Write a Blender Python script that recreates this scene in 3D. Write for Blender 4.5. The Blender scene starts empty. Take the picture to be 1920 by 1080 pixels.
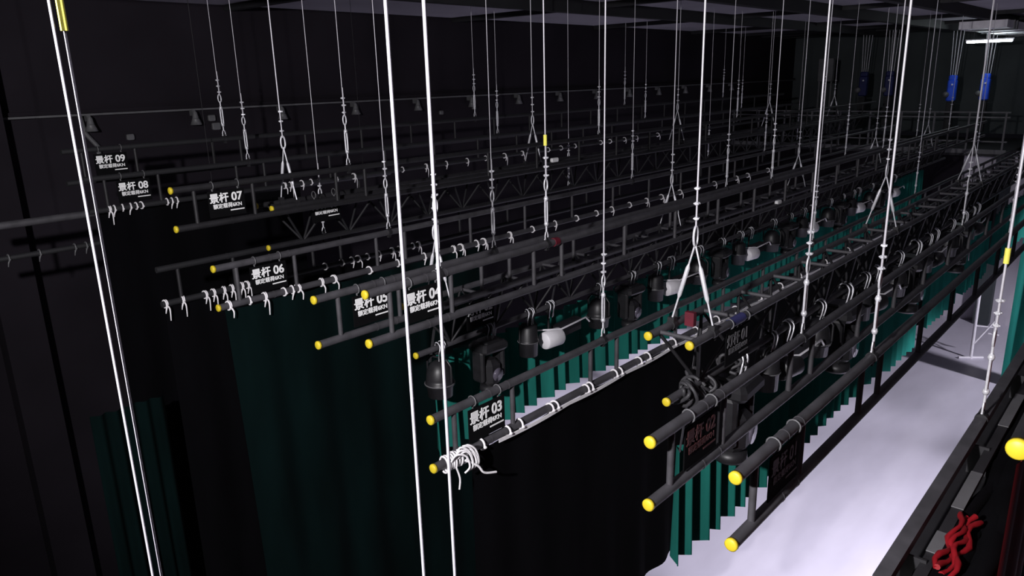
import bpy, math, random
from mathutils import Vector, Matrix

random.seed(7)
SC = bpy.context.scene
COL = SC.collection
U = 3.0                     # metres per layout unit
CAMZ = 9.0                  # the side gallery the camera stands on looks down 9 m to the stage


def W(x, y, z):
    """layout units (origin at the camera, X along the battens, Y upstage, Z up) to metres"""
    return Vector((x * U, y * U, z * U + CAMZ))


# ------------------------------------------------------------------ camera, world, lights, exposure
cam_d = bpy.data.cameras.new('camera')
cam_d.sensor_width = 36.0
cam_d.lens = 1401.88 / 1920 * 36.0
cam_d.clip_start, cam_d.clip_end = 0.05, 200
cam = bpy.data.objects.new('camera', cam_d)
COL.objects.link(cam)
R = Matrix(((0.66467801, 0.21816119, -0.71456899),
            (-0.74668447, 0.16094709, -0.64541331),
            (-0.02579633, 0.9625496, 0.26987556)))
cam.matrix_world = Matrix.Translation(W(0, 0, 0)) @ R.to_4x4()
SC.camera = cam

world = bpy.data.worlds.new('world')
SC.world = world
world.use_nodes = True
world.node_tree.nodes['Background'].inputs[0].default_value = (0.55, 0.55, 0.75, 1)
world.node_tree.nodes['Background'].inputs[1].default_value = 0.004

SC.view_settings.view_transform = 'Standard'
SC.view_settings.look = 'None'
SC.view_settings.gamma = 1.0
SC.view_settings.exposure = 0.0
SC.view_settings.use_curve_mapping = False


def lamp(name, kind, loc, target, energy, color=(1, 1, 1), size=0.3, spot=60, blend=0.4):
    d = bpy.data.lights.new(name, kind)
    d.energy = energy
    d.color = color
    if kind == 'SPOT':
        d.spot_size = math.radians(spot)
        d.spot_blend = blend
        d.shadow_soft_size = size
    elif kind == 'AREA':
        d.shape = 'DISK'
        d.size = size
    else:
        d.shadow_soft_size = size
    o = bpy.data.objects.new(name, d)
    COL.objects.link(o)
    o.location = loc
    o.rotation_euler = (Vector(target) - Vector(loc)).to_track_quat('-Z', 'Y').to_euler()
    return o


# work lamp on the side wall behind and to the left of the camera
lamp('gallery_work_light', 'SPOT', W(-0.62, 0.44, 0.22), W(2.6, 1.9, -0.30), 2600, (1.0, 0.97, 1.0), 0.10, 110, 0.5)
# stage lights in the front-of-house slot, aimed down at the stage floor
lamp('stage_wash', 'SPOT', W(3.4, -1.0, -0.85), W(4.1, 0.95, -2.6), 5500, (0.90, 0.87, 1.0), 0.25, 62, 0.6)
lamp('stage_wash', 'SPOT', W(6.55, -1.1, -0.95), W(7.2, 1.1, -2.6), 2300, (0.90, 0.87, 1.0), 0.25, 70, 0.5)
for ux in (4.3, 6.0):
    lamp('upstage_floor_fill', 'SPOT', W(ux, 3.45, -1.25), W(ux, 3.47, -2.6), 420, (0.90, 0.87, 1.0), 0.15, 68, 0.35)  # unseen spots added to brighten the upstage floor

# ------------------------------------------------------------------ materials


def mat(name, base, rough=0.6, metal=0.0, var=0.15, scale=6.0, bump=0.0, stretch=(1, 1, 1), emit=0.0, spec=0.5):
    m = bpy.data.materials.new(name)
    m.use_nodes = True
    nt = m.node_tree
    b = nt.nodes['Principled BSDF']
    tc = nt.nodes.new('ShaderNodeTexCoord')
    mp = nt.nodes.new('ShaderNodeMapping')
    mp.inputs['Scale'].default_value = stretch
    nz = nt.nodes.new('ShaderNodeTexNoise')
    nz.inputs['Scale'].default_value = scale
    nz.inputs['Detail'].default_value = 4
    rp = nt.nodes.new('ShaderNodeValToRGB')
    rp.color_ramp.elements[0].position = 0.3
    rp.color_ramp.elements[1].position = 0.7
    rp.color_ramp.elements[0].color = tuple(c * (1 - var) for c in base) + (1,)
    rp.color_ramp.elements[1].color = tuple(min(1, c * (1 + var)) for c in base) + (1,)
    nt.links.new(tc.outputs['Object'], mp.inputs['Vector'])
    nt.links.new(mp.outputs['Vector'], nz.inputs['Vector'])
    nt.links.new(nz.outputs['Fac'], rp.inputs['Fac'])
    nt.links.new(rp.outputs['Color'], b.inputs['Base Color'])
    b.inputs['Roughness'].default_value = rough
    b.inputs['Metallic'].default_value = metal
    b.inputs['Specular IOR Level'].default_value = spec
    if bump:
        bp = nt.nodes.new('ShaderNodeBump')
        bp.inputs['Strength'].default_value = bump
        bp.inputs['Distance'].default_value = 0.01
        nt.links.new(nz.outputs['Fac'], bp.inputs['Height'])
        nt.links.new(bp.outputs['Normal'], b.inputs['Normal'])
    if emit:
        b.inputs['Emission Color'].default_value = tuple(base) + (1,)
        b.inputs['Emission Strength'].default_value = emit
    return m


M = dict(
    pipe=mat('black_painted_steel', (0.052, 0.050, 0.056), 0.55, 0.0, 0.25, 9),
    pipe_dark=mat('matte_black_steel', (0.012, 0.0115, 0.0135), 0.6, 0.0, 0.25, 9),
    cap=mat('yellow_plastic', (0.62, 0.48, 0.022), 0.5, 0, 0.06, 20),
    wire=mat('galvanised_wire', (0.60, 0.585, 0.63), 0.45, 0.25, 0.06, 40),
    guide=mat('grey_steel_rope', (0.36, 0.35, 0.39), 0.5, 0.1, 0.08, 60),
    chrome=mat('galvanised_fittings', (0.74, 0.74, 0.78), 0.4, 0.3, 0.10, 30),
    sign=mat('black_sign_board', (0.0028, 0.0028, 0.0034), 0.9, 0, 0.2, 8, 0, (1, 1, 1), 0, 0.1),
    white=mat('white_lettering', (0.88, 0.88, 0.88), 0.6, 0, 0.02, 8),
    dimmed_red_letter=mat('dimmed_red_lettering', (0.060, 0.014, 0.014), 0.6, 0, 0.02, 8),  # red letters, darkened further to copy the poor light on the front signs
    dimmed_letter=mat('dimmed_grey_lettering', (0.10, 0.098, 0.105), 0.7, 0, 0.1, 20),  # grey instead of white, imitating weak light on the nearest truss sign
    tie=mat('white_cotton_tape', (0.82, 0.80, 0.82), 0.85, 0, 0.08, 40),
    black_cloth=mat('black_velour', (0.0022, 0.0021, 0.0028), 0.95, 0, 0.3, 3, 0, (1, 1, .2), 0, 0.05),
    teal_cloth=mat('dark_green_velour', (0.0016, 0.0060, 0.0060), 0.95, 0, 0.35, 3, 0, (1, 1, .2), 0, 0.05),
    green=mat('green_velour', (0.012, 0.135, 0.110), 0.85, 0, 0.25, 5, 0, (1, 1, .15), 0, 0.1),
    red=mat('red_velour', (0.20, 0.004, 0.008), 0.5, 0, 0.3, 5, 0, (1, 1, .15), 0, 0.4),
    fixture=mat('black_lamp_housing', (0.014, 0.0135, 0.0155), 0.45, 0, 0.25, 12),
    lens=mat('smoky_lens_glass', (0.10, 0.09, 0.12), 0.08, 0, 0.1, 4),
    pale=mat('pale_grey_paint', (0.80, 0.78, 0.82), 0.5, 0, 0.06, 10),
    cable=mat('black_rubber_cable', (0.045, 0.044, 0.048), 0.55, 0, 0.25, 20),
    floor=mat('pale_lavender_stage_floor', (0.66, 0.63, 0.72), 0.5, 0, 0.05, 0.8, 0, (1, 3, 1), 0, 0.3),
    wall=mat('dark_plum_wall_paint', (0.015, 0.0125, 0.0165), 0.9, 0, 0.2, 0.7, 0, (1, 1, 1), 0, 0.1),
    wall_end=mat('dull_green_grey_wall_paint', (0.060, 0.068, 0.072), 0.9, 0, 0.15, 0.7, 0, (1, 1, 1), 0, 0.1),
    dado=mat('pale_lower_wall_paint', (0.52, 0.49, 0.55), 0.8, 0, 0.05, 1.0),
    ceiling=mat('grey_ceiling_plaster', (0.40, 0.385, 0.43), 0.9, 0, 0.12, 0.6),
    rail=mat('grey_steel_rail', (0.10, 0.10, 0.105), 0.5, 0, 0.15, 6),
    blue=mat('blue_enamel', (0.02, 0.09, 0.75), 0.4, 0, 0.12, 6),
    shade_blue=mat('shade_darkened_blue_enamel', (0.006, 0.010, 0.085), 0.5, 0, 0.12, 6),  # same blue enamel, its colour darkened to stand for the unlit end
    blue_tape=mat('blue_tape', (0.035, 0.035, 0.13), 0.6, 0, 0.1, 20),
    red_tape=mat('red_tape', (0.10, 0.006, 0.016), 0.55, 0, 0.15, 20),
    yellow_tape=mat('yellow_tape', (0.85, 0.80, 0.12), 0.6, 0, 0.05, 20),
    tube=mat('fluorescent_tube', (0.86, 0.97, 1.0), 0.4, 0, 0.0, 1, 0, (1, 1, 1), 42.0),
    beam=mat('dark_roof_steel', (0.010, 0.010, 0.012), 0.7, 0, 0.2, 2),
)

# ------------------------------------------------------------------ mesh builder


class MB:
    def __init__(s):
        s.v, s.f, s.sm = [], [], []

    def add(s, vs, fs, smooth):
        o = len(s.v)
        s.v += [tuple(v) for v in vs]
        s.f += [tuple(i + o for i in f) for f in fs]
        s.sm += [smooth] * len(fs)
        return s

    def box(s, c, d, rot=None):
        c = Vector(c)
        vs = []
        for x in (-.5, .5):
            for y in (-.5, .5):
                for z in (-.5, .5):
                    p = Vector((x * d[0], y * d[1], z * d[2]))
                    if rot is not None:
                        p = rot @ p
                    vs.append(c + p)
        return s.add(vs, [(0, 1, 3, 2), (4, 6, 7, 5), (0, 4, 5, 1), (2, 3, 7, 6), (0, 2, 6, 4), (1, 5, 7, 3)], False)

    def bar(s, a, b, w, h):
        a, b = Vector(a), Vector(b)
        d = b - a
        q = d.to_track_quat('X', 'Z').to_matrix()
        return s.box((a + b) / 2, (d.length, w, h), q)

    def bevbox(s, c, d, bev, rot=None):
        c = Vector(c)
        hx, hy, hz = d[0] / 2, d[1] / 2, d[2] / 2
        ring = [(-hx + bev, -hy), (hx - bev, -hy), (hx, -hy + bev), (hx, hy - bev), (hx - bev, hy), (-hx + bev, hy), (-hx, hy - bev), (-hx, -hy + bev)]
        vs = []
        for z, k in ((-hz, 1 - bev / max(hx, hy)), (-hz + bev, 1), (hz - bev, 1), (hz, 1 - bev / max(hx, hy))):
            for x, y in ring:
                p = Vector((x * k, y * k, z))
                if rot is not None:
                    p = rot @ p
                vs.append(c + p)
        fs = [tuple(range(7, -1, -1)), tuple(range(24, 32))]
        for l in range(3):
            for i in range(8):
                j = (i + 1) % 8
                fs.append((l * 8 + i, l * 8 + j, l * 8 + 8 + j, l * 8 + 8 + i))
        return s.add(vs, fs, False)

    def tube(s, pts, r, n=8, closed=False, cap=True):
        pts = [Vector(p) for p in pts]
        m = len(pts)
        rs = r if isinstance(r, (list, tuple)) else [r] * m
        vs, fs = [], []
        up = None
        for i, p in enumerate(pts):
            if closed:
                t = pts[(i + 1) % m] - pts[i - 1]
            else:
                t = pts[min(i + 1, m - 1)] - pts[max(i - 1, 0)]
            t = t.normalized() if t.length > 1e-9 else Vector((0, 0, 1))
            if up is None:
                up = t.orthogonal().normalized()
            up = (up - t * up.dot(t))
            up = up.normalized() if up.length > 1e-6 else t.orthogonal().normalized()
            sd = t.cross(up)
            for k in range(n):
                a = 2 * math.pi * k / n
                vs.append(p + (up * math.cos(a) + sd * math.sin(a)) * rs[i])
        for i in range(m if closed else m - 1):
            j = (i + 1) % m
            for k in range(n):
                l = (k + 1) % n
                fs.append((i * n + k, i * n + l, j * n + l, j * n + k))
        s.add(vs, fs, True)
        if cap and not closed:
            s.add(vs[:n], [tuple(range(n - 1, -1, -1))], False)
            s.add(vs[-n:], [tuple(range(n))], False)
        return s

    def soft(s, pts, r, n=6, k=5, closed=False):
        """tube along a smooth curve through the points"""
        P = [Vector(p) for p in pts]
        R_ = r if isinstance(r, (list, tuple)) else [r] * len(P)
        out, rr = [], []
        for i in range(len(P) - 1):
            a, b_, c, d = P[max(i - 1, 0)], P[i], P[i + 1], P[min(i + 2, len(P) - 1)]
            for j in range(k):
                t = j / k
                out.append(0.5 * ((2 * b_) + (c - a) * t + (2 * a - 5 * b_ + 4 * c - d) * t * t + (3 * b_ - a - 3 * c + d) * t ** 3))
                rr.append(R_[i] + (R_[i + 1] - R_[i]) * t)
        out.append(P[-1])
        rr.append(R_[-1])
        return s.tube(out, rr, n)

    def lathe(s, prof, n=18, base=(0, 0, 0), axis=(0, 0, 1)):
        base, ax = Vector(base), Vector(axis).normalized()
        u = ax.orthogonal().normalized()
        w = ax.cross(u)
        vs, fs = [], []
        for r, h in prof:
            for k in range(n):
                a = 2 * math.pi * k / n
                vs.append(base + ax * h + (u * math.cos(a) + w * math.sin(a)) * r)
        for i in range(len(prof) - 1):
            for k in range(n):
                l = (k + 1) % n
                fs.append((i * n + k, i * n + l, i * n + n + l, i * n + n + k))
        return s.add(vs, fs, True)

    def ring(s, c, rx, rz, r, ax1=(1, 0, 0), ax2=(0, 0, 1), n=16, a0=0.0, a1=360.0):
        c, a, b = Vector(c), Vector(ax1), Vector(ax2)
        full = abs(a1 - a0) >= 359.9
        k = n if full else n + 1
        pts = []
        for i in range(k):
            t = math.radians(a0 + (a1 - a0) * i / n)
            pts.append(c + a * math.cos(t) * rx + b * math.sin(t) * rz)
        return s.tube(pts, r, 6, closed=full)

    def mesh(s, name, material):
        me = bpy.data.meshes.new(name)
        me.from_pydata(s.v, [], s.f)
        me.polygons.foreach_set('use_smooth', s.sm)
        me.materials.append(material)
        me.update()
        return me

    def build(s, name, material, parent=None, loc=None):
        return link(name, s.mesh(name, material), parent, loc)


def link(name, me, parent=None, loc=None, rot=None):
    o = bpy.data.objects.new(name, me)
    COL.objects.link(o)
    if parent is not None:
        o.parent = parent
    if loc is not None:
        o.location = loc
    if rot is not None:
        o.rotation_euler = rot
    return o


def tag(o, label, cat, group=None, kind=None):
    o['label'] = label
    o['category'] = cat
    if group:
        o['group'] = group
    if kind:
        o['kind'] = kind
    return o


def thing(name, label, cat, loc=(0, 0, 0), group=None):
    o = bpy.data.objects.new(name, None)
    o.empty_display_size = 0.1
    COL.objects.link(o)
    o.location = loc
    return tag(o, label, cat, group)


def struct(name, mb, m):
    o = mb.build(name, m)
    o['kind'] = 'structure'
    return o


CACHE = {}


def cached(key, make):
    if key not in CACHE:
        CACHE[key] = make()
    return CACHE[key]


NTH = ['first', 'second', 'third', 'fourth', 'fifth', 'sixth', 'seventh', 'eighth', 'ninth', 'tenth', 'eleventh', 'twelfth',
       'thirteenth', 'fourteenth', 'fifteenth', 'sixteenth', 'seventeenth', 'eighteenth', 'nineteenth', 'twentieth', '21st',
       '22nd', '23rd', '24th', '25th', '26th', '27th', '28th', '29th', '30th', '31st', '32nd', '33rd', '34th']

PR = 0.0315          # pipe radius, m
SP = 0.1195          # spacing between the two pipes of a ladder batten, units
XE = 7.75            # right-hand ends of the battens, units
CEIL = 0.42
FZ = -2.6            # stage floor

# ------------------------------------------------------------------ room shell
struct('floor', MB().box(W(4, 0.5, FZ - 0.02), (14.4 * U, 9.2 * U, 0.12)), M['floor'])
struct('wall_back', MB().box(W(4, 4.03, -1.1), (14.4 * U, 0.15, 3.1 * U)), M['wall'])
struct('wall_left', MB().box(W(-3.1, 0.5, -1.1), (0.15, 9.2 * U, 3.1 * U)), M['wall'])
struct('wall_front', MB().box(W(4, -4.03, -1.1), (14.4 * U, 0.15, 3.1 * U)), M['wall'])
struct('wall_right', MB().box(W(10.05, 0.5, -0.14), (0.15, 9.2 * U, 1.20 * U)), M['wall_end'])
struct('wall_right', MB().box(W(8.88, -1.15, -1.72), (0.15, 5.7 * U, 1.80 * U)), M['dado'])
struct('wall_right', MB().box(W(8.88, 2.85, -1.72), (0.15, 2.3 * U, 1.80 * U)), M['wall'])
struct('ceiling', MB().box(W(4, 0.5, CEIL + 0.02), (14.4 * U, 9.2 * U, 0.12)), M['ceiling'])
# pilaster on the far side wall
struct('trim_1', MB().box(W(8.80, 1.33, -1.72), (0.4, 0.42, 1.80 * U)), M['wall_end'])
# thin pale rail and ledge along the back wall
struct('trim_2', MB().box(W(4, 3.97, -0.115), (14 * U, 0.05, 0.028)), M['rail'])
struct('trim_3', MB().box(W(4, 3.99, -0.100), (14 * U, 0.08, 0.05)), M['wall'])
# roof steel: long beams over the stage with cross purlins
n = 4
for y in (-2.2, -1.4, -0.6, 0.1, 0.75, 1.35, 1.95, 2.75):
    struct('trim_%d' % n, MB().box(W(4, y, CEIL - 0.035), (14 * U, 0.16, 0.07 * U)), M['beam'])
    n += 1
for x in (0.5, 2.2, 3.9, 5.6, 7.3, 8.4, 9.0, 9.6):
    struct('trim_%d' % n, MB().box(W(x, 0.5, CEIL - 0.015), (0.14, 9 * U, 0.03 * U)), M['beam'])
    n += 1

# small conical wall lamps (unlit) under the back ledge
for i in range(14):
    x = 1.39 + 0.52 * i
    o = thing('wall_lamp', 'unlit conical wall lamp under the back ledge, %s from the left' % NTH[i], 'lamp', W(x, 3.955, -0.14), 'unlit conical lamps along the back wall')
    link('bracket', cached('wl_b', lambda: MB().box((0, 0.06, 0.03), (0.05, 0.10, 0.10)).mesh('bracket', M['rail'])), o)
    link('shade', cached('wl_s', lambda: MB().lathe([(0.02, 0.05), (0.035, 0.02), (0.05, -0.06), (0.09, -0.16), (0.085, -0.16), (0.03, 0.0)], 14, (0, -0.02, 0)).mesh('shade', M['rail'])), o)
# junction boxes and cable riser on the back wall
for i, (x, z, d) in enumerate(((1.58, -0.235, 0.11), (2.02, -0.165, 0.12), (2.04, -0.21, 0.14), (3.72, -0.22, 0.10), (4.05, -0.2, 0.09))):
    o = tag(MB().bevbox((0, 0, 0), (d, 0.06, d * 0.8), 0.012).build('junction_box', M['rail'], None, W(x, 3.99, z)),
            ['small grey junction box on the back wall above the sign numbered 09', 'upper of two stacked grey junction boxes on the back wall, left half',
             'lower of two stacked grey junction boxes on the back wall, left half', 'lone grey junction box on the back wall left of centre',
             'tiny grey junction box on the back wall right of the lone one'][i], 'junction box')
tag(MB().tube([W(1.36, 3.985, -0.12), W(1.37, 3.985, -0.2), W(1.42, 3.985, -0.27), W(1.41, 3.985, -0.4)], 0.035, 8).build('cable_riser', M['rail']),
    'dull grey cable riser running down the back wall left of the sign numbered 09', 'conduit')

# ------------------------------------------------------------------ battens


def posts_x(start=1.07):
    xs = [1.07, 1.27, 1.60, 1.73]
    x = 2.07
    while x < XE - 0.1:
        xs.append(round(x, 3))
        x += 0.3333
    return xs


def batten(name, y, z, label, cap=True, m='pipe', xe=XE, x0=1.0, pm=None):
    root = thing('scenery_batten', label, 'batten', W(x0, y, z - SP), 'two-pipe ladder battens')
    L = (xe - x0) * U

    def pipe():
        b = MB().tube([(0, 0, 0), (L, 0, 0)], PR, 14)
        for k in (0.55, 0.75):                                  # welded sleeve seams
            b.tube([(k, 0, 0), (k + 0.012, 0, 0)], PR + 0.0025, 14)
        return b.mesh('pipe', M[pm or m])
    for dz in (SP * U, 0):
        link('pipe', cached(('pipe', pm or m, L), pipe), root, (0, 0, dz))
        if cap:
            link('end_cap', cached('cap', lambda: MB().lathe([(0.0, -0.012), (0.026, -0.012), (PR + 0.002, -0.006), (PR + 0.002, 0.014), (0.0, 0.014)], 20, (0, 0, 0), (1, 0, 0)).mesh('end_cap', M['cap'])), root, (-0.004, 0, dz))
    for x in posts_x():
        if x < xe:
            link('post', cached(('post', m), lambda: MB().tube([(0, 0, PR * .8), (0, 0, SP * U - PR * .8)], 0.019, 10).mesh('post', M[m])), root, ((x - x0) * U, 0, 0))
    return root


BATT = dict(
    b01=(0.444, -0.608, '01'), b02=(0.598, -0.597, '02'), b03=(1.156, -0.724, '03'), b04=(1.358, -0.470, '04'), b05=(1.571, -0.521, '05'),
    b06=(2.085, -0.518, '06'), b07=(2.292, -0.303, '07'), bm=(2.490, -0.582, ''), b08=(3.005, -0.318, '08'), b09=(3.185, -0.225, '09'))
LBL = dict(
    b01='frontmost long black ladder batten with two pipes, above the bright floor',
    b02='black ladder batten just behind the frontmost one, caps at the lower centre',
    b03='black ladder batten carrying the sign 03 and a white-tied black drop',
    b04='black ladder batten carrying the sign 04, its upper cap overlapping sign 05',
    b05='black ladder batten carrying the sign 05, left of the one numbered 04',
    b06='black ladder batten carrying the sign 06 above a dark green drop',
    b07='black ladder batten carrying the sign 07, highest of those with yellow caps',
    bm='dark uncapped ladder batten tied with white tapes left of sign 06',
    b08='dark uncapped ladder batten near the back carrying the sign 08',
    b09='dark uncapped ladder batten near the back wall carrying the sign 09')
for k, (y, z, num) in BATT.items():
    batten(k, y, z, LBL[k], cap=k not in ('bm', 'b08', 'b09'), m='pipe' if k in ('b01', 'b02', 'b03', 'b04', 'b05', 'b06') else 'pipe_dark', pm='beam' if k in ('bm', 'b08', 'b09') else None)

root = thing('masking_batten', 'long grey batten at the far left running behind sign 08', 'batten', W(0.60, 3.10, -0.575), 'two-pipe ladder battens')
for dz, rr in ((0.118 * U, 0.042), (0, 0.030)):
    MB().tube([(0, 0, 0), (1.9 * U, 0, 0)], rr, 14).build('pipe', M['pipe' if dz else 'beam'], root, (0, 0, dz))
for x in (0.3, 1.5, 2.7, 3.9, 5.1):
    MB().tube([(x, 0, 0.02), (x, 0, 0.118 * U - 0.03)], 0.019, 10).build('post', M['pipe_dark'], root)
for q in (0.4, 2.8, 5.2):
    MB().tube([(q, 0, 0.118 * U), (q, 0, (CEIL + 0.575) * U)], 0.003, 6).build('suspension_wire', M['pipe_dark'], root)
struct('trim_30', MB().box(W(0.93, 3.93, -1.1), (0.5, 0.35, 3.0 * U)), M['wall'])
tag(MB().bar((0, 0, 0.02), (1.05, 0.25, 1.35), 0.10, 0.30).build('leaning_plank', M['rail'], None, W(0.98, 3.55, FZ)), 'grey plank leaning in the dark at the lower left', 'plank')

# ------------------------------------------------------------------ signs


def text_mesh(body, size, material, offset=0.0, depth=0.0015, sx=1.0):
    cu = bpy.data.curves.new('lettering', 'FONT')
    cu.body = body
    cu.size = size
    cu.align_x = 'LEFT'
    cu.align_y = 'CENTER'
    cu.extrude = depth
    ob = bpy.data.objects.new('lettering_source', cu)
    COL.objects.link(ob)
    bpy.context.view_layer.update()
    dg = bpy.context.evaluated_depsgraph_get()
    me = bpy.data.meshes.new_from_object(ob.evaluated_get(dg))
    bpy.data.objects.remove(ob)
    bpy.data.curves.remove(cu)
    vs = me.vertices
    x0 = min(v.co.x for v in vs)
    for v in vs:                       # stand the lettering upright, facing downstage (-Y)
        x, y, z = v.co
        v.co = ((x - x0) * sx, -z, y)
    if offset:                         # heavy strokes: the glyph outlines repeated a hair apart
        v0 = [v.co.copy() for v in vs]
        f0 = [tuple(p.vertices) for p in me.polygons]
        nv, nf = [], []
        for k, (dx, dz) in enumerate(((0, 0), (offset, 0), (-offset, 0), (0, offset), (0, -offset), (offset * .7, offset * .7), (-offset * .7, offset * .7), (offset * .7, -offset * .7), (-offset * .7, -offset * .7))):
            o = len(nv)
            nv += [(c.x + dx, c.y - 0.00003 * k, c.z + dz) for c in v0]
            nf += [tuple(i + o for i in f) for f in f0]
        me = bpy.data.meshes.new('lettering')
        me.from_pydata(nv, [], nf)
        me.update()
    me.materials.clear()
    me.materials.append(material)
    return me


def sign(x, y, z, kind, num, label, letters='white'):
    """hung under a pipe whose axis is at height z; x is the sign's middle"""
    w, h = 0.372, 0.252
    o = thing('batten_sign', label, 'sign', W(x, y - 0.004, z) + Vector((0, 0, -PR - 0.022 - h)), 'numbered batten signs')
    link('board', cached('board', lambda: MB().box((0, 0, h / 2), (w, 0.008, h)).mesh('board', M['sign'])), o)
    for s in (-1, 1):
        link('hook', cached('hook', lambda: MB().ring((0, 0, 0), PR + 0.006, PR + 0.006, 0.005, (0, 1, 0), (0, 0, 1), 14).tube([(0, 0, -PR - 0.004), (0.004, -0.006, -PR - 0.05)], 0.007, 6).mesh('hook', M['rail'])),
             o, (s * 0.13, 0.012, h + 0.022 + PR))
    lm = M[letters]
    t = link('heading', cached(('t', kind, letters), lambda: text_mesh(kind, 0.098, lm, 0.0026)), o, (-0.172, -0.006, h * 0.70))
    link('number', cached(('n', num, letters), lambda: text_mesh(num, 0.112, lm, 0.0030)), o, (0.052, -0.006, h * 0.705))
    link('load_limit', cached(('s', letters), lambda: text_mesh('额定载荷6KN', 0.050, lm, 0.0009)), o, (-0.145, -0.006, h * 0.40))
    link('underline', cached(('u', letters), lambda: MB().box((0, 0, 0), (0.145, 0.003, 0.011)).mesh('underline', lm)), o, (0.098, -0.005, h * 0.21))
    return o


for k, (y, z, num) in BATT.items():
    if not num:
        continue
    x = {'b01': 1.185, 'b08': 1.172, 'b09': 1.172}.get(k, 1.173)
    lab = dict(b01='dark batten sign hung from the frontmost ladder batten against the bright floor',
               b02='dark sign with dull red lettering hung on the second ladder batten',
               b03='black sign with white lettering numbered 03 in front of green cloth')
    sign(x, y, z, '景杆', num, lab.get(k, 'black sign with white lettering numbered %s, its digits reading zero-%s' % (num, dict(zip(('03','04','05','06','07','08','09'),('three','four','five','six','seven','eight','nine'))).get(num))), 'dimmed_red_letter' if k in ('b01', 'b02') else 'white')

# ------------------------------------------------------------------ lifting lines (steel wire, clips, link, turnbuckle, shackle)


def clip_mesh():
    return MB().bevbox((0, 0, 0), (0.034, 0.026, 0.022), 0.005).tube([(-0.010, -0.018, 0), (-0.010, 0.018, 0)], 0.006, 6).tube([(0.010, -0.018, 0), (0.010, 0.018, 0)], 0.006, 6).bevbox((0.022, 0, 0.0), (0.016, 0.014, 0.014), 0.003).mesh('wire_clip', M['chrome'])


def link_mesh():
    return MB().ring((0, 0, 0), 0.021, 0.052, 0.0075).mesh('chain_link', M['chrome'])


def turnbuckle_mesh(L=0.30):
    b = MB()
    for s in (-1, 1):
        b.tube([(s * 0.013, 0, 0.05), (s * 0.015, 0, L / 2), (s * 0.013, 0, L - 0.05)], 0.0085, 8)
    for z in (0.04, L - 0.04):
        b.lathe([(0.0, -0.02), (0.014, -0.02), (0.021, 0), (0.014, 0.02), (0.0, 0.02)], 10, (0, 0, z))
    b.tube([(0, 0, -0.03), (0, 0, 0.05)], 0.0085, 8)
    b.tube([(0, 0, L - 0.05), (0, 0, L + 0.04)], 0.0085, 8)
    return b.mesh('turnbuckle', M['chrome'])


def shackle_mesh():
    b = MB()
    b.tube([(-0.018, 0, -0.035), (-0.02, 0, 0), (-0.012, 0, 0.03), (0, 0, 0.042), (0.012, 0, 0.03), (0.02, 0, 0), (0.018, 0, -0.035)], 0.006, 6)
    b.tube([(-0.028, 0, -0.03), (0.028, 0, -0.03)], 0.006, 6)
    return b.mesh('shackle', M['chrome'])


def clamp_mesh():
    b = MB()
    b.tube([(-0.02, 0, 0), (0.02, 0, 0)], PR + 0.006, 14)
    b.box((0, 0, PR + 0.014), (0.03, 0.02, 0.03))
    b.box((0, 0, -PR - 0.012), (0.035, 0.03, 0.022))
    return b.mesh('pipe_clamp', M['pipe_dark'])


def wire_part(o, a, b, r=0.0058):
    MB().tube([a, b], r, 8).build('wire_rope', M['wire'], o)


def turn_and_ring(o, z, rz=0.0):
    """parts stacked upward from height z (relative); returns the height at which the wire starts"""
    link('pipe_clamp', cached('clamp', clamp_mesh), o, (0, 0, 0))
    link('shackle', cached('shackle', shackle_mesh), o, (0, 0, z + 0.035))
    link('turnbuckle', cached('tb', turnbuckle_mesh), o, (0, 0, z + 0.10))
    link('chain_link', cached('lk', link_mesh), o, (0, 0, z + 0.48))
    for i in range(3):
        c = link('wire_clip', cached('clip', clip_mesh), o, (0, 0, z + 0.56 + 0.075 * i), (0, 0, random.uniform(-0.7, 0.7)))
    return z + 0.52


ORD = ['leftmost', 'second from the left', 'third from the left', 'fourth from the left']


def line(x, y, z, label, group, r=0.0058, tagged=None):
    o = thing('lifting_line', label, 'wire rope', W(x, y, z), group)
    z0 = turn_and_ring(o, PR + 0.01)
    top = (CEIL - z) * U
    wire_part(o, (0, 0, z0), (0, 0, top), r)
    wire_part(o, (0.010, 0, z0), (0.008, 0, z0 + 0.30), r * 0.8)      # the dead end of the loop
    if tagged:
        link('marker_tape', cached('mt', lambda: MB().tube([(0, 0, -0.045), (0, 0, 0.045)], 0.016, 8).mesh('marker_tape', M['yellow_tape'])), o, (0, 0, tagged))
    return o


GRID = [1.66, 3.24, 4.83, 6.41]
for k, (y, z, num) in BATT.items():
    nm = {'01': 'nearest the camera', '02': 'second from the camera', '03': 'numbered three', '04': 'numbered four', '05': 'numbered five', '06': 'numbered six', '07': 'numbered seven', '08': 'numbered eight', '09': 'numbered nine'}.get(num, 'without a number')
    for i, gx in enumerate(GRID):
        if k in ('b01',) and i > 1:
            continue
        if k == 'b02' and i > 1:
            continue
        tg = 0.90 if (k == 'b04' and i == 0) else None
        line(gx, y, z, '%s galvanised lifting line of the ladder batten %s' % (ORD[i], nm),
             'lifting lines of the ladder battens', 0.0075 if k == 'b01' else 0.0060 if k in ('b02', 'b03', 'b04') else 0.0038, tg)
line(1.23, 1.358, -0.470, 'short-set lifting line at the left end of the batten numbered 04, behind the thick ropes', 'lifting lines of the ladder battens', 0.0066)

# ------------------------------------------------------------------ lighting trusses

TW, TH, TR = 0.0515, 0.146, 0.029
TRUSS = dict(
    l01=(0.786, -0.565, 1.38, '01', 'triangular black lighting truss with three yellow caps in the middle of the loft'),
    l02=(1.645, -0.655, 1.38, '02', 'lighting truss of spotlights under the battens 04 and 05'),
    l03=(2.392, -0.414, 1.36, '03', 'lighting truss with orange-yellow caps behind the batten 07'))


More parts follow.
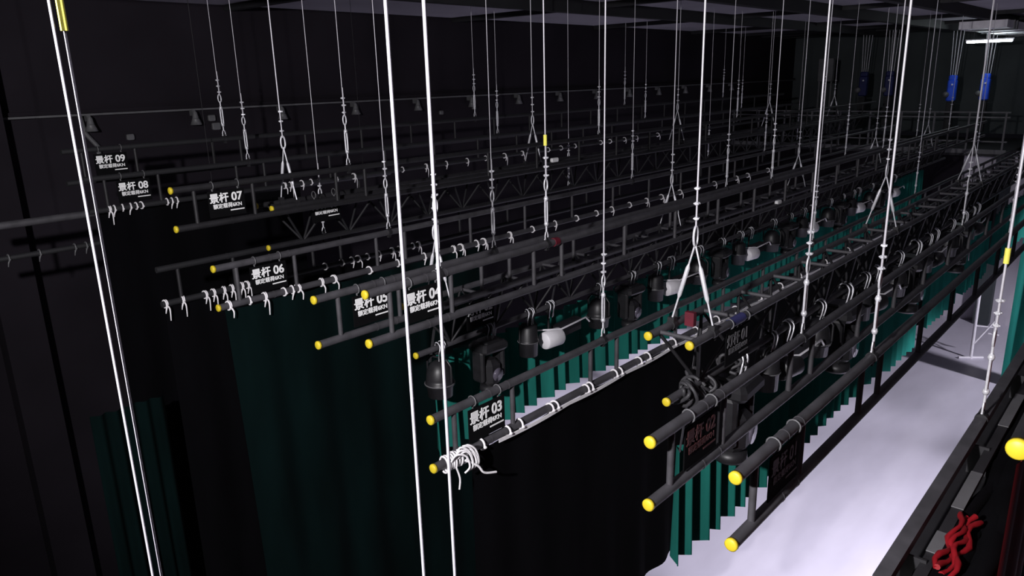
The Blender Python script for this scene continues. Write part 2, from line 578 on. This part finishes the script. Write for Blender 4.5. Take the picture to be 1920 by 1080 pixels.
def truss(k):
    y, z, x0, num, label = TRUSS[k]
    root = thing('lighting_truss', label, 'truss', W(x0, y, z - TH), 'triangular lighting trusses')
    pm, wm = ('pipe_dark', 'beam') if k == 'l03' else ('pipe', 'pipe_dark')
    L = (XE - x0) * U
    corners = [(-TW * U, TH * U), (TW * U, TH * U), (0, 0)]
    for cy, cz in corners:
        link('pipe', cached(('tp', L, pm), lambda: MB().tube([(0, 0, 0), (L, 0, 0)], TR, 12).mesh('pipe', M[pm])), root, (0, cy, cz))
        link('end_cap', cached('tcap', lambda: MB().lathe([(0.0, -0.012), (0.024, -0.012), (TR + 0.002, -0.006), (TR + 0.002, 0.014), (0.0, 0.014)], 18, (0, 0, 0), (1, 0, 0)).mesh('end_cap', M['cap'])), root, (-0.004, cy, cz))
    p = 0.62
    i = 0
    x = 0.12
    while x + p < L:
        for a, b, nm in ((0, 2, 'web_brace'), (1, 2, 'web_brace')):
            (ya, za), (yb, zb) = corners[a], corners[b]
            MB().tube([(x, ya, za), (x + p / 2, yb, zb)], 0.013, 6).tube([(x + p / 2, yb, zb), (x + p, ya, za)], 0.013, 6).build(nm, M[wm], root)
        MB().tube([(x, -TW * U, TH * U), (x, TW * U, TH * U)], 0.016, 8).build('cross_bar', M[pm], root)
        x += p
        i += 1
    return root


def bridle(x, y, z, label):
    o = thing('lifting_bridle', label, 'wire rope', W(x, y, z), 'bridled lifting lines of the lighting trusses')
    ht = 0.60
    wire_part(o, (0, 0, ht + 0.10), (0, 0, (CEIL - z) * U), 0.0066)
    link('chain_link', cached('lkb', lambda: MB().ring((0, 0, 0), 0.026, 0.068, 0.009).mesh('chain_link', M['chrome'])), o, (0, 0, ht + 0.05))
    for i in range(3):
        link('wire_clip', cached('clip', clip_mesh), o, (0, 0, ht + 0.17 + 0.10 * i), (0, 0, random.uniform(-0.7, 0.7)))
    for s in (-1, 1):
        a = Vector((0.0, s * TW * U, TR + 0.02))
        b = Vector((0, 0, ht))
        d = (b - a).normalized()
        mb = MB()
        mb.tube([a, a + d * 0.16], 0.007, 6)
        m0, m1 = a + d * 0.16, a + d * 0.42
        mb.tube([m0, m0 + d * 0.03, m1 - d * 0.03, m1], [0.007, 0.016, 0.016, 0.007], 8)
        mb.tube([m1, b], 0.007, 6)
        mb.build('bridle_leg', M['chrome'], o)
        link('pipe_clamp', cached('tclamp', lambda: MB().tube([(-0.025, 0, 0), (0.025, 0, 0)], TR + 0.007, 12).box((0, 0, TR + 0.012), (0.045, 0.05, 0.03)).box((0.02, 0, -TR - 0.01), (0.02, 0.03, 0.03)).mesh('pipe_clamp', M['pipe_dark'])), o, (0, s * TW * U, 0))
    return o


WHICH = dict(l01='the nearest lighting truss', l02='the lighting truss behind battens 04 and 05', l03='the farthest lighting truss')
for k in TRUSS:
    truss(k)
    y, z, x0, num, _ = TRUSS[k]
    for i, q in enumerate((1.075, 2.08, 3.1, 4.1, 5.1)):
        if k == 'l01' and i > 2:
            continue
        bridle(q * x0, y, z, '%s Y-shaped bridle line of %s' % (['first', 'second', 'third', 'fourth', 'fifth'][i], WHICH[k]))
    sx = 1.165 * x0
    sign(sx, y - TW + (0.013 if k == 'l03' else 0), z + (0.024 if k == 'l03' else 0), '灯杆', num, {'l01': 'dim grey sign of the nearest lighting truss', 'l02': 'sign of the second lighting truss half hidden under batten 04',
                                      'l03': 'sign half hidden by a pipe behind the batten 07'}[k], 'dimmed_letter' if k == 'l01' else 'white')

# ------------------------------------------------------------------ stage lamps


def lamp_clamp(o, drop):
    """clamp, yoke neck and safety cable from the pipe axis (0,0,0) down to -drop"""
    link('clamp', cached('hk', lambda: MB().ring((0, 0, 0), 0.045, 0.045, 0.012, (0, 1, 0), (0, 0, 1), 14, -60, 240).box((0, 0, -0.05), (0.04, 0.05, 0.03)).mesh('clamp', M['fixture'])), o)

    def safety():
        b = MB()
        for j, (r, dx) in enumerate(((0.055, -0.03), (0.065, 0.02), (0.05, 0.05))):
            b.soft([(dx, -r * .6, -0.12), (dx - .02, -r, -0.05), (dx, -r, 0.02), (dx + .01, -r * .3, 0.055), (dx + .025, r * .5, 0.035), (dx + .02, r * .6, -0.06)], 0.0055, 6)
        return b.mesh('safety_cable', M['chrome'])
    link('safety_cable', cached('sf', safety), o)


def par_can(o):
    lamp_clamp(o, 0.1)
    link('yoke', cached('py', lambda: MB().tube([(0, -0.15, -0.32), (0, -0.15, -0.16), (0, -0.10, -0.10), (0, 0.10, -0.10), (0, 0.15, -0.16), (0, 0.15, -0.32)], 0.011, 6).mesh('yoke', M['fixture'])), o)
    link('housing', cached('ph', lambda: MB().lathe([(0.0, -0.13), (0.05, -0.135), (0.085, -0.16), (0.118, -0.22), (0.128, -0.30), (0.128, -0.33), (0.140, -0.335), (0.140, -0.37), (0.126, -0.375), (0.118, -0.48), (0.110, -0.48), (0.116, -0.36), (0.0, -0.34)], 22).mesh('housing', M['fixture'])), o)
    link('trim_ring', cached('pt', lambda: MB().ring((0, 0, -0.35), 0.142, 0.142, 0.006, (1, 0, 0), (0, 1, 0), 24).mesh('trim_ring', M['rail'])), o)


def moving_head(o):
    lamp_clamp(o, 0.1)

    def base():
        b = MB()
        b.bevbox((0, 0, -0.17), (0.34, 0.27, 0.10), 0.03)
        b.bevbox((0, 0, -0.115), (0.22, 0.18, 0.03), 0.02)
        return b.mesh('base', M['fixture'])

    def arm():
        return MB().bevbox((0, 0, -0.36), (0.06, 0.16, 0.32), 0.02).mesh('arm', M['fixture'])

    def head():
        b = MB()
        b.bevbox((0, 0, -0.45), (0.20, 0.22, 0.28), 0.05)
        b.lathe([(0.0, -0.59), (0.10, -0.59), (0.105, -0.64), (0.095, -0.66), (0.0, -0.65)], 18)
        return b.mesh('head', M['fixture'])
    link('base', cached('mb', base), o)
    for s in (-1, 1):
        link('arm', cached('ma', arm), o, (s * 0.135, 0, 0))
    link('head', cached('mh', head), o)
    link('lens', cached('ml', lambda: MB().lathe([(0.0, 0.0), (0.06, 0.012), (0.07, 0.02), (0.0, 0.022)], 16, (0, -0.115, -0.45), (0, -1, 0)).mesh('lens', M['lens'])), o)


def spot_can(o):
    lamp_clamp(o, 0.1)
    link('yoke', cached('sy', lambda: MB().tube([(-0.12, 0, -0.30), (-0.12, 0, -0.14), (-0.08, 0, -0.09), (0.08, 0, -0.09), (0.12, 0, -0.14), (0.12, 0, -0.30)], 0.010, 6).mesh('yoke', M['fixture'])), o)
    link('housing', cached('sh', lambda: MB().lathe([(0.0, -0.11), (0.07, -0.115), (0.098, -0.14), (0.104, -0.28), (0.112, -0.285), (0.112, -0.31), (0.104, -0.315), (0.100, -0.46), (0.092, -0.46), (0.094, -0.33), (0.0, -0.32)], 20).mesh('housing', M['fixture'])), o)
    link('trim_ring', cached('st', lambda: MB().ring((0, 0, -0.30), 0.113, 0.113, 0.005, (1, 0, 0), (0, 1, 0), 22).mesh('trim_ring', M['rail'])), o)


def drum_flood(o, dark=False):
    lamp_clamp(o, 0.1)
    link('hanger', cached('dh', lambda: MB().tube([(0, 0, -0.06), (0, 0, -0.30)], 0.014, 8).mesh('hanger', M['fixture'])), o)
    link('drum', cached(('dd', dark), lambda: MB().lathe([(0.0, 0.0), (0.085, 0.0), (0.095, 0.012), (0.100, 0.24), (0.094, 0.25), (0.088, 0.24), (0.08, 0.03), (0.0, 0.03)], 22, (-0.13, -0.03, -0.36), (1, -0.12, 0.0)).mesh('drum', M['fixture' if dark else 'pale'])), o)
    link('flap', cached('df', lambda: MB().box((0.38, 0.03, -0.35), (0.46, 0.10, 0.14)).mesh('flap', M['fixture'])), o)
    link('frame_rod', cached('dr', lambda: MB().tube([(-0.14, 0.06, -0.25), (0.10, -0.10, -0.27), (0.58, -0.10, -0.26), (0.66, -0.10, -0.33)], 0.0105, 6).mesh('frame_rod', M['pale'])), o)


KINDS = [(0.0, par_can, 'bell_lamp', 'bell-shaped black lamp'), (0.225, moving_head, 'moving_head_lamp', 'boxy black lamp'),
         (0.43, spot_can, 'spot_lamp', 'black can spotlight'), (0.545, drum_flood, 'drum_lamp', 'white-framed drum lamp')]
for k, starts, n in (('l02', (1.47, 2.33, 3.14, 3.98, 4.84, 5.66), 6), ('l01', (1.50, 2.30, 3.14, 3.98), 4)):
    y, z, x0, num, _ = TRUSS[k]
    for g in range(n):
        for dx, fn, nm, desc in KINDS:
            if k == 'l01' and g == 0 and fn is par_can:
                continue
            x = starts[g] + dx
            o = thing(nm, '%s %s from the left on %s' % (NTH[g], desc, {'l01': 'the nearest lighting truss', 'l02': 'the far lamp bar'}[k]),
                      'stage lamp', W(x, y, z - TH), 'stage lamps on ' + WHICH[k])
            if fn is drum_flood:
                fn(o, k == 'l01')
            else:
                fn(o)
            if k == 'l01' and fn is moving_head:
                o.scale = (1.3, 1.3, 1.3)
            o.rotation_euler = (0, 0, random.uniform(-0.12, 0.12) if nm != 'drum_lamp' else random.uniform(-0.05, 0.05))

# coiled black cables on the nearest truss
y, z, x0, _, _ = TRUSS['l01']
for i, (x, r) in enumerate(((1.46, 0.07), (1.49, 0.085), (1.53, 0.075), (1.565, 0.09), (1.70, 0.08))):
    b = MB()
    pts = []
    for q in range(90):
        t = q / 89 * 3.4 * 2 * math.pi
        pts.append((0.06 * math.sin(t * 0.63 + i) + 0.05 * math.cos(t + i), math.cos(t) * r * (0.8 + 0.3 * math.sin(t * .41)) + 0.02 * math.sin(t * .7), -0.03 + math.sin(t * 0.93 + i) * r * (1 + 0.35 * math.sin(t * 0.37 + i))))
    b.tube(pts, 0.013, 6)
    tag(b.build('cable_coil', M['cable'], None, W(x, y, z - TH)), '%s coil of black cable from the yellow cap of the nearest truss' % NTH[i], 'cable', 'cable coils on the nearest truss')
tag(MB().box((0, 0, 0), (0.04, 0.07, 0.10)).box((0.05, 0.02, -0.02), (0.10, 0.03, 0.05)).build('red_clamp', M['red_tape'], None, W(1.52, 0.81, -0.555)), 'red clamp between the top pipes of the nearest truss', 'clamp')
tag(MB().tube([(-0.10, 0, 0), (0.10, 0, 0)], TR + 0.006, 12).build('blue_tape', M['blue_tape'], None, W(1.60, 0.7345, -0.565)), 'band of blue tape on the near top pipe of the nearest truss', 'tape')
tag(MB().tube([(-0.03, 0, 0), (0.03, 0, 0)], PR + 0.008, 12).build('red_tape', M['red_tape'], None, W(1.70, 1.358, -0.470)), 'band of dull red tape beside the yellow-tagged line on batten 04', 'tape')
tag(MB().bevbox((0, 0, 0), (0.14, 0.05, 0.05), 0.012).build('white_tag', M['white'], None, W(3.33, 1.358, -0.575)), 'small white tag standing on the lower pipe of batten 04', 'tag')
tag(MB().bevbox((0, 0, 0), (0.16, 0.05, 0.06), 0.012).build('white_tag', M['white'], None, W(2.93, 2.34, -0.395)), 'small slanted white tag beside the centre of the farthest lighting truss', 'tag')

# ------------------------------------------------------------------ hanging cloths


def cloth(name, m, x0, x1, y, ztop, zbot, label, cat, amp=0.04, period=0.25, zig=False, group=None, flare=0.0, axis='x', strap=None):
    b = MB()
    Lm = (x1 - x0) * U
    H = (ztop - zbot) * U
    nz = 14
    vs, fs = [], []
    ph = random.uniform(0, 6)
    prof = []                                        # (distance along, fold offset)
    if zig:
        q = -period * random.uniform(0.3, 0.7)
        while q < Lm:
            p, a = period * random.uniform(0.75, 1.25), amp * random.uniform(0.75, 1.15)
            for f_, h_ in ((0.0, -0.86), (0.035, -1.0), (0.07, -0.80), (0.40, 0.85), (0.46, 1.0), (0.52, 0.85)):
                prof.append((q + f_ * p, a * h_))
            q += p
        prof = [t_ for t_ in prof if 0 <= t_[0] <= Lm]
    else:
        n_ = max(8, int(Lm / period * 8))
        prof = [(i / n_ * Lm, None) for i in range(n_ + 1)]
    nx = len(prof) - 1
    for j in range(nz + 1):
        t = j / nz
        for s, h_ in prof:
            if zig:
                off = h_ * (0.6 + 0.4 * t) + 0.15 * amp * math.sin(s * 1.7 + ph)
            else:
                off = amp * (0.4 + 0.6 * t) * (math.sin(s / period * 6.283 + ph + 0.5 * math.sin(s * 1.3)) + 0.4 * math.sin(s / period * 2.3 + 1))
            sx = s - flare * (1 - s / Lm) * math.sin(min(1, t * 1.2) * 1.5)
            if axis == 'x':
                vs.append((sx, off, -H * t))
            else:
                vs.append((off, sx, -H * t))
    for j in range(nz):
        for i in range(nx):
            a = j * (nx + 1) + i
            fs.append((a, a + 1, a + nx + 2, a + nx + 1))
    b.add(vs, fs, True)
    o = b.build(name, m, None, W(x0, y, ztop) if axis == 'x' else W(y, x0, ztop))
    if strap:
        for i in range(max(2, int(Lm / 0.9))):
            x = 0.15 + i * (Lm - 0.3) / max(1, int(Lm / 0.9) - 1)
            MB().bar((x, 0, -0.03), (x, strap[0], strap[1]), 0.03, 0.005).build('strap', M['cable'], o)
    return tag(o, label, cat, group)


y3, z3 = 1.151, -0.842
d = cloth('black_drop', M['black_cloth'], 1.12, 7.6, y3, z3 - 0.012, -1.655, 'black cloth drop tied under the batten numbered 03', 'stage cloth', 0.03, 0.5)
hb = MB()
pts = []
for i in range(301):                                         # webbing header sagging between the ties
    s = i / 300 * (4.6 - 1.2) * U
    pts.append((s, 0.0, -0.022 - 0.014 * abs(math.sin(s / 0.42 * 1.5708))))
hvs, hfs = [], []
for i, p in enumerate(pts):
    hvs += [(p[0], -0.036, p[2] + 0.013), (p[0], -0.036, p[2] - 0.016), (p[0], -0.030, p[2] - 0.016), (p[0], -0.030, p[2] + 0.013)]
for i in range(len(pts) - 1):
    for q in range(4):
        hfs.append((i * 4 + q, i * 4 + 4 + q, i * 4 + 4 + (q + 1) % 4, i * 4 + (q + 1) % 4))
hb.add(hvs, hfs, False)
h = hb.build('webbing', M['tie'], d, ((1.2 - 1.12) * U, 0, 0.012 * U))
h['label'] = 'white webbing along the top edge'
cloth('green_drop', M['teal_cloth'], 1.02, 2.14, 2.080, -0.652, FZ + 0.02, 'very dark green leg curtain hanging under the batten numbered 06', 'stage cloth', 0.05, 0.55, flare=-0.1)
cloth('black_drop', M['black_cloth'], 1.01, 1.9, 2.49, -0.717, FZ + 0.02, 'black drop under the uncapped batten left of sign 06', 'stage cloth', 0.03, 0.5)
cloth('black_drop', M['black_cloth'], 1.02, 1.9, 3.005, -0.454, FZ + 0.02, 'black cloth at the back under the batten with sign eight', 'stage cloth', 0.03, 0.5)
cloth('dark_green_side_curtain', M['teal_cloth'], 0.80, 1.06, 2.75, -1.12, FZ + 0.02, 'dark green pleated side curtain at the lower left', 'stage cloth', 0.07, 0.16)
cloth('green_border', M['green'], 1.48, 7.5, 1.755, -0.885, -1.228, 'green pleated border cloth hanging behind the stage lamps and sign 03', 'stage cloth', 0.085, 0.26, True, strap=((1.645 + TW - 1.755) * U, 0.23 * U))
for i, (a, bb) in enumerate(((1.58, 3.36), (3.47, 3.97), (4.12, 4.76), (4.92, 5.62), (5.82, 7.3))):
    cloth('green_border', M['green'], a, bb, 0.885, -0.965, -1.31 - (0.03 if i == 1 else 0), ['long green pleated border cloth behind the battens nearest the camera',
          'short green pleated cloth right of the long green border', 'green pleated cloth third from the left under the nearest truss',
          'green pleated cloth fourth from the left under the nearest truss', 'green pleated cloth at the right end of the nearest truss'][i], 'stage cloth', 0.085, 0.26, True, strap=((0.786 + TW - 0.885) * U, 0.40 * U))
cloth('green_side_curtain', M['green'], 0.33, 0.87, 7.1, -0.78, FZ + 0.01, 'tall green side curtain at the right edge reaching the floor', 'stage cloth', 0.06, 0.35, axis='y')

# ------------------------------------------------------------------ white ties


def tie_mesh(v, m='tie'):
    b = MB()
    rr = PR + 0.006
    b.ring((0, 0, 0), rr, rr + 0.002, 0.0085, (0, 1, 0), (0, 0, 1), 16)
    if v % 2 == 0:
        b.ring((0.02, 0, 0), rr, rr, 0.007, (0.15, 1, 0), (0, 0, 1), 16)
    b.bevbox((0, -rr - 0.006, -0.01), (0.024, 0.02, 0.02), 0.006)
    if v in (0, 2):
        b.soft([(0, -rr - .01, -0.012), (0.015, -rr - .02, -0.05), (0.012, -rr - .015, -0.11 - 0.03 * v)], [0.008, 0.008, 0.005], 6)
    if v in (1, 2):
        b.soft([(0, -rr - .01, -0.012), (-0.02, -rr - .02, -0.04), (-0.028, -rr - .012, -0.085)], [0.008, 0.008, 0.005], 6)
    return b.mesh('tie', M[m])


TIES = dict(
    b03=(1.151, -0.842, [1.15, 1.24, 1.29, 1.41, 1.43, 1.57, 1.59, 1.71, 1.735, 1.84, 1.89, 2.0, 2.05, 2.2, 2.35, 2.5, 2.7, 2.9, 3.1, 3.4, 3.7], 'batten three'),
    b06=(2.085, -0.6375, [1.03, 1.1, 1.15, 1.22, 1.25, 1.27, 1.36, 1.41, 1.56, 1.69, 1.82, 1.97, 2.01, 2.1, 2.14, 2.3, 2.45, 2.61, 2.77, 2.93, 3.06, 3.22, 3.38, 3.53, 3.73, 4.14, 4.43, 4.59, 4.9], 'batten six'),
    bm=(2.49, -0.7015, [1.01, 1.07, 1.15, 1.18, 1.22, 1.25, 1.29, 1.31, 1.65, 1.73, 1.78, 1.81, 1.86, 1.92, 1.99, 2.03, 2.11, 2.14], 'the uncapped unnumbered batten'),
    b08=(3.005, -0.4375, [1.07, 1.09, 1.12, 1.15, 1.17, 1.19, 1.29, 1.31, 1.33, 1.82, 1.85, 1.91, 1.96, 2.1, 2.2, 2.51, 2.67, 2.82, 2.98, 3.13, 3.29, 3.45, 3.7, 3.83, 3.98, 4.27, 4.38, 4.56, 4.72, 5.01], 'batten eight'))
for k, (y, z, xs, nm) in TIES.items():
    for i, x in enumerate(xs):
        v = random.choice((0, 1, 2, 3)) if k != 'b03' else 3
        if k == 'bm' and i < 8:
            v = 2
        o = link('tie', cached(('tie', v), lambda: tie_mesh(v)), None, W(x, y, z), (0, 0, random.uniform(-0.25, 0.25)))
        tag(o, 'white tape tie, %s from the left, on %s' % (NTH[i], nm), 'tie', 'white tape ties on the lower pipe of ' + nm)

for i, x in enumerate((0.74, 0.84, 0.96, 1.0)):
    o = link('tie', cached('gt', lambda: tie_mesh(1, 'rail')), None, W(x, 3.10, -0.575))
    tag(o, 'dim grey tape tie, %s from the left, on the masking batten' % NTH[i], 'tie', 'dim tape ties on the masking batten')

# knotted bundle of white rope at the end of batten 03
b = MB()
for i in range(9):
    a = random.uniform(-0.6, 0.6)
    r = PR + 0.008 + 0.012 * random.random()
    b.ring((0.03 * (i - 4) * 0.7, 0, 0), r, r + 0.012, 0.008, (math.sin(a) * 0.4, 1, 0), (0, 0, 1), 16)
for i in range(7):
    x = random.uniform(-0.06, 0.08)
    q = random.uniform(0.06, 0.13)
    b.soft([(x, -0.04, 0.02), (x + .03, -0.07, q * .9), (x + 0.10, -0.09, q * .5), (x + 0.13, -0.09, -0.05), (x + .11, -0.06, -0.10)], 0.0075, 6)
b.soft([(0.05, -0.07, 0.0), (0.14, -0.10, -0.07), (0.19, -0.11, -0.14), (0.30, -0.12, -0.18)], 0.009, 6)
b.soft([(-0.02, -0.05, -0.03), (0.0, -0.06, -0.12), (-0.01, -0.06, -0.2)], 0.007, 6)
tag(b.build('rope_bundle', M['tie'], None, W(1.055, 1.15, -0.8435)), 'knotted bundle of white rope at the left end of the batten 03', 'rope')

# ------------------------------------------------------------------ near guide ropes


def guide(x, y, r, label, taped=None):
    o = thing('guide_rope', label, 'rope', W(x, y, FZ), 'vertical white guide ropes in front')
    MB().tube([(0, 0, 0), (0, 0, (CEIL - FZ) * U)], r, 10).build('rope', M['guide'], o)
    if taped:
        MB().tube([(0, 0, taped - 0.06), (0, 0, taped + 0.06)], r + 0.007, 8).build('marker_tape', M['yellow_tape'], o)


for (rx, ry, d, r, lab, tp) in ((0.38627, 1.16916, 0.86, 0.0042, 'leftmost of the four white guide ropes', None), (0.39576, 1.15850, 0.87, 0.0042, 'second white guide rope from the left, with yellow tape at its top', 1),
                                (0.68545, 0.83307, 0.66, 0.0050, 'third white guide rope from the left, thick', None), (0.71959, 0.79472, 0.66, 0.0050, 'fourth white guide rope from the left, right of the other thick one', None)):
    hh = math.hypot(rx, ry)
    guide(rx / hh * d, ry / hh * d, r, lab, (0.075 - FZ) * U if tp else None)

# ------------------------------------------------------------------ near right: front batten, bundled cloths, red house curtain
root = thing('front_beam', 'dark flat-topped beam crossing the lower right corner', 'beam', W(1.0, 0.225, -0.70), None)
LB_ = 6.5 * U
MB().box((LB_ / 2, 0, 0.02), (LB_, 0.062, 0.05)).build('top_rail', M['pipe'], root)
MB().box((LB_ / 2, -0.10, -0.05), (LB_, 0.05, 0.03)).build('lower_rail', M['pipe_dark'], root)
MB().box((LB_ / 2, -0.19, -0.21), (LB_, 0.46, 0.02)).build('masking_board', M['pipe_dark'], root)
for i in range(14):
    MB().box((0.35 + i * 1.35, -0.05, -0.11), (0.014, 0.10, 0.18)).build('bracket', M['pipe_dark'], root)
for i, (x, L_) in enumerate(((0.55, 0.20), (1.15, 0.45), (2.4, 0.6), (4.0, 0.5))):
    c = MB().box((x, -0.10, -0.033), (L_, 0.055, 0.006)).build('tape_patch', M['rail'], root)
o = line(1.66, 0.225, -0.69, 'bright lifting line with yellow tape standing on the dark beam at right', 'lifting lines of the ladder battens', 0.0075, 1.02)
# bundled black cloth along the beam
b = MB()
for k in range(7):
    pts = []
    for i in range(60):
        s = i / 59 * LB_
        pts.append((s, -0.15 - 0.024 * k + 0.03 * math.sin(s * 3.1 + k * 2) + 0.02 * math.sin(s * 7 + k), -0.105 - 0.003 * k + 0.02 * math.sin(s * 2.3 + k * 1.3)))
    b.tube(pts, [0.045 + 0.012 * math.sin(i * 1.1 + k) for i in range(60)], 8)
tag(b.build('bundled_cloth', M['black_cloth'], None, W(1.0, 0.225, -0.70)), 'black cloth bundled along the near side of the corner beam', 'stage cloth')
b = MB()
for k in range(4):
    pts = [(0.32 + 0.05 * i, -0.14 - 0.02 * k + 0.015 * math.sin(i * 1.3 + k), -0.02 - 0.006 * k + 0.014 * math.sin(i * 0.9 + k * 2)) for i in range(12)]
    b.tube(pts, [0.009 + 0.006 * math.sin(i * 0.8 + k) ** 2 for i in range(12)], 8)
tag(b.build('red_cloth', M['red'], None, W(1.0, 0.225, -0.70)), 'crumpled shiny red cloth beside the corner beam', 'cloth')
root = thing('curtain_batten', 'yellow-capped pipe end at the right edge of the photo', 'batten', W(1.0, 0.094, -0.443))
MB().tube([(0, 0, 0), (6.5 * U, 0, 0)], 0.036, 14).build('pipe', M['pipe_dark'], root)
MB().lathe([(0.0, -0.014), (0.032, -0.014), (0.040, -0.006), (0.040, 0.02), (0.0, 0.02)], 22, (0, 0, 0), (1, 0, 0)).build('end_cap', M['cap'], root)
cloth('house_curtain', M['red'], 0.99, 1.9, 0.090, -0.458, FZ + 0.01, 'dark red house curtain hanging below the yellow cap at the right edge', 'curtain', 0.035, 0.30)

# ------------------------------------------------------------------ far end: gallery, winches, tube lamp, stand
root = thing('end_gallery', 'dark steel gallery with pale rails along the far end wall', 'gallery', W(8.2, 1.25, -0.80))
MB().box((0.9 * U, 1.35 * U, 0), (1.8 * U, 2.7 * U, 0.10)).build('deck', M['beam'], root)
for dz in (0.36, 0.385 * U, 0.34 * U):
    MB().box((0, 1.35 * U, dz), (0.05, 2.7 * U, 0.035)).build('rail', M['rail'], root)
for i in range(10):
    MB().box((0, 0.1 + i * 0.88, 0.19 * U), (0.045, 0.045, 0.385 * U)).build('post', M['rail'], root)
MB().box((0, 1.35 * U, 0.08), (0.02, 2.7 * U, 0.12)).build('toe_board', M['rail'], root)


def winch(y, z, label, paint='blue'):
    o = thing('winch', label, 'winch', W(9.0, y, z - 0.13), 'blue winches on the end gallery')
    MB().bevbox((0, 0, 0.32), (0.24, 0.24, 0.64), 0.03).bevbox((0, 0.0, 0.70), (0.20, 0.22, 0.16), 0.03).build('housing', M[paint], o)
    MB().lathe([(0, -.1), (.08, -.1), (.09, 0), (.08, .1), (0, .1)], 14, (-0.14, 0.12, 0.20), (1, 0, 0)).build('motor', M['rail'], o)
    MB().bevbox((-0.14, -0.02, 0.50), (0.04, 0.05, 0.05), 0.01).build('switch', M['pale'], o)
    for i in range(4):
        MB().tube([(0.0, -0.09 + 0.06 * i, 0.78), (0.0, -0.15 + 0.10 * i, (CEIL - z + 0.13) * U)], 0.009, 6).build('hoist_rope', M['wire'], o)
    MB().box((0.0, 0, -0.16 * U), (0.2, 0.2, 0.30 * U)).build('stand', M['beam'], o)


winch(1.925, -0.215, 'bright blue winch under the tube lamp, left of the pair')
winch(1.630, -0.205, 'bright blue winch under the tube lamp, right of the pair')
winch(2.536, -0.16, 'shade-darkened blue winch in the dark left of the lit pair', 'shade_blue')
winch(2.801, -0.16, 'shade-darkened blue winch in the dark, farthest left on the end gallery', 'shade_blue')
root = thing('air_duct', 'pale ribbed duct lit from below above the glowing tube lamp', 'duct', W(7.3, 1.40, 0.29))
MB().box((1.35 * U, 0, 0.03 * U), (2.7 * U, 0.34 * U, 0.06 * U)).build('duct_body', M['pale'], root)
for x in (0.3, 0.42, 0.9, 1.5, 1.65, 2.2):
    MB().box((x * U, 0, 0.03 * U), (0.10, 0.34 * U + 0.04, 0.06 * U + 0.04)).build('duct_rib', M['rail'], root)
root = thing('tube_lamp', 'glowing white fluorescent tube lamp near the far right end', 'lamp', W(8.6, 1.575, 0.222), None)
MB().tube([(0, -0.56, 0), (0, 0.56, 0)], 0.030, 12).build('tube', M['tube'], root)
MB().box((0, 0, 0.055), (0.05, 1.2, 0.035)).build('housing', M['pale'], root)
for s in (-1, 1):
    MB().tube([(0, s * 0.4, 0.09), (0, s * 0.4, ((CEIL if s > 0 else 0.29) - 0.222) * U)], 0.006, 6).build('hanger', M['rail'], root)
    MB().bevbox((0, s * 0.575, 0.02), (0.06, 0.03, 0.08), 0.008).build('lamp_holder', M['pale'], root)
root = thing('grey_cabinet', 'grey control cabinet on tall legs in the dark of the far end', 'cabinet', W(9.0, 3.22, -0.78))
MB().bevbox((0, 0, 0.78 * U), (0.2, 0.5, 0.75), 0.02).build('body', M['rail'], root)
for s_ in (-1, 1):
    MB().box((0, s_ * 0.2, 0.33 * U), (0.05, 0.05, 0.66 * U)).build('leg', M['rail'], root)

root = thing('floor_stand', 'white T-footed floor stand on the bright stage floor at right', 'stand', W(7.61, 1.19, FZ))
P = [(0, 0, 0), (0.03, 0.02, 2.0)]
MB().tube(P, 0.042, 10).build('pole', M['pale'], root)
MB().tube([(-0.2, 0.26, 0.03), (0.2, -0.26, 0.03)], 0.035, 8).build('foot', M['pale'], root)
MB().tube([(0.0, -0.03, 0.45), (0.15, -0.42, 1.15)], 0.022, 8).build('brace', M['pale'], root)
MB().tube([(0.15, -0.42, 0.75), (0.15, -0.42, 1.30)], 0.03, 8).tube([(0.15, -0.55, 0.75), (0.15, -0.30, 0.75)], 0.025, 8).tube([(0.15, -0.42, 0.95), (0.02, 0, 0.95)], 0.02, 8).build('side_arm', M['pale'], root)
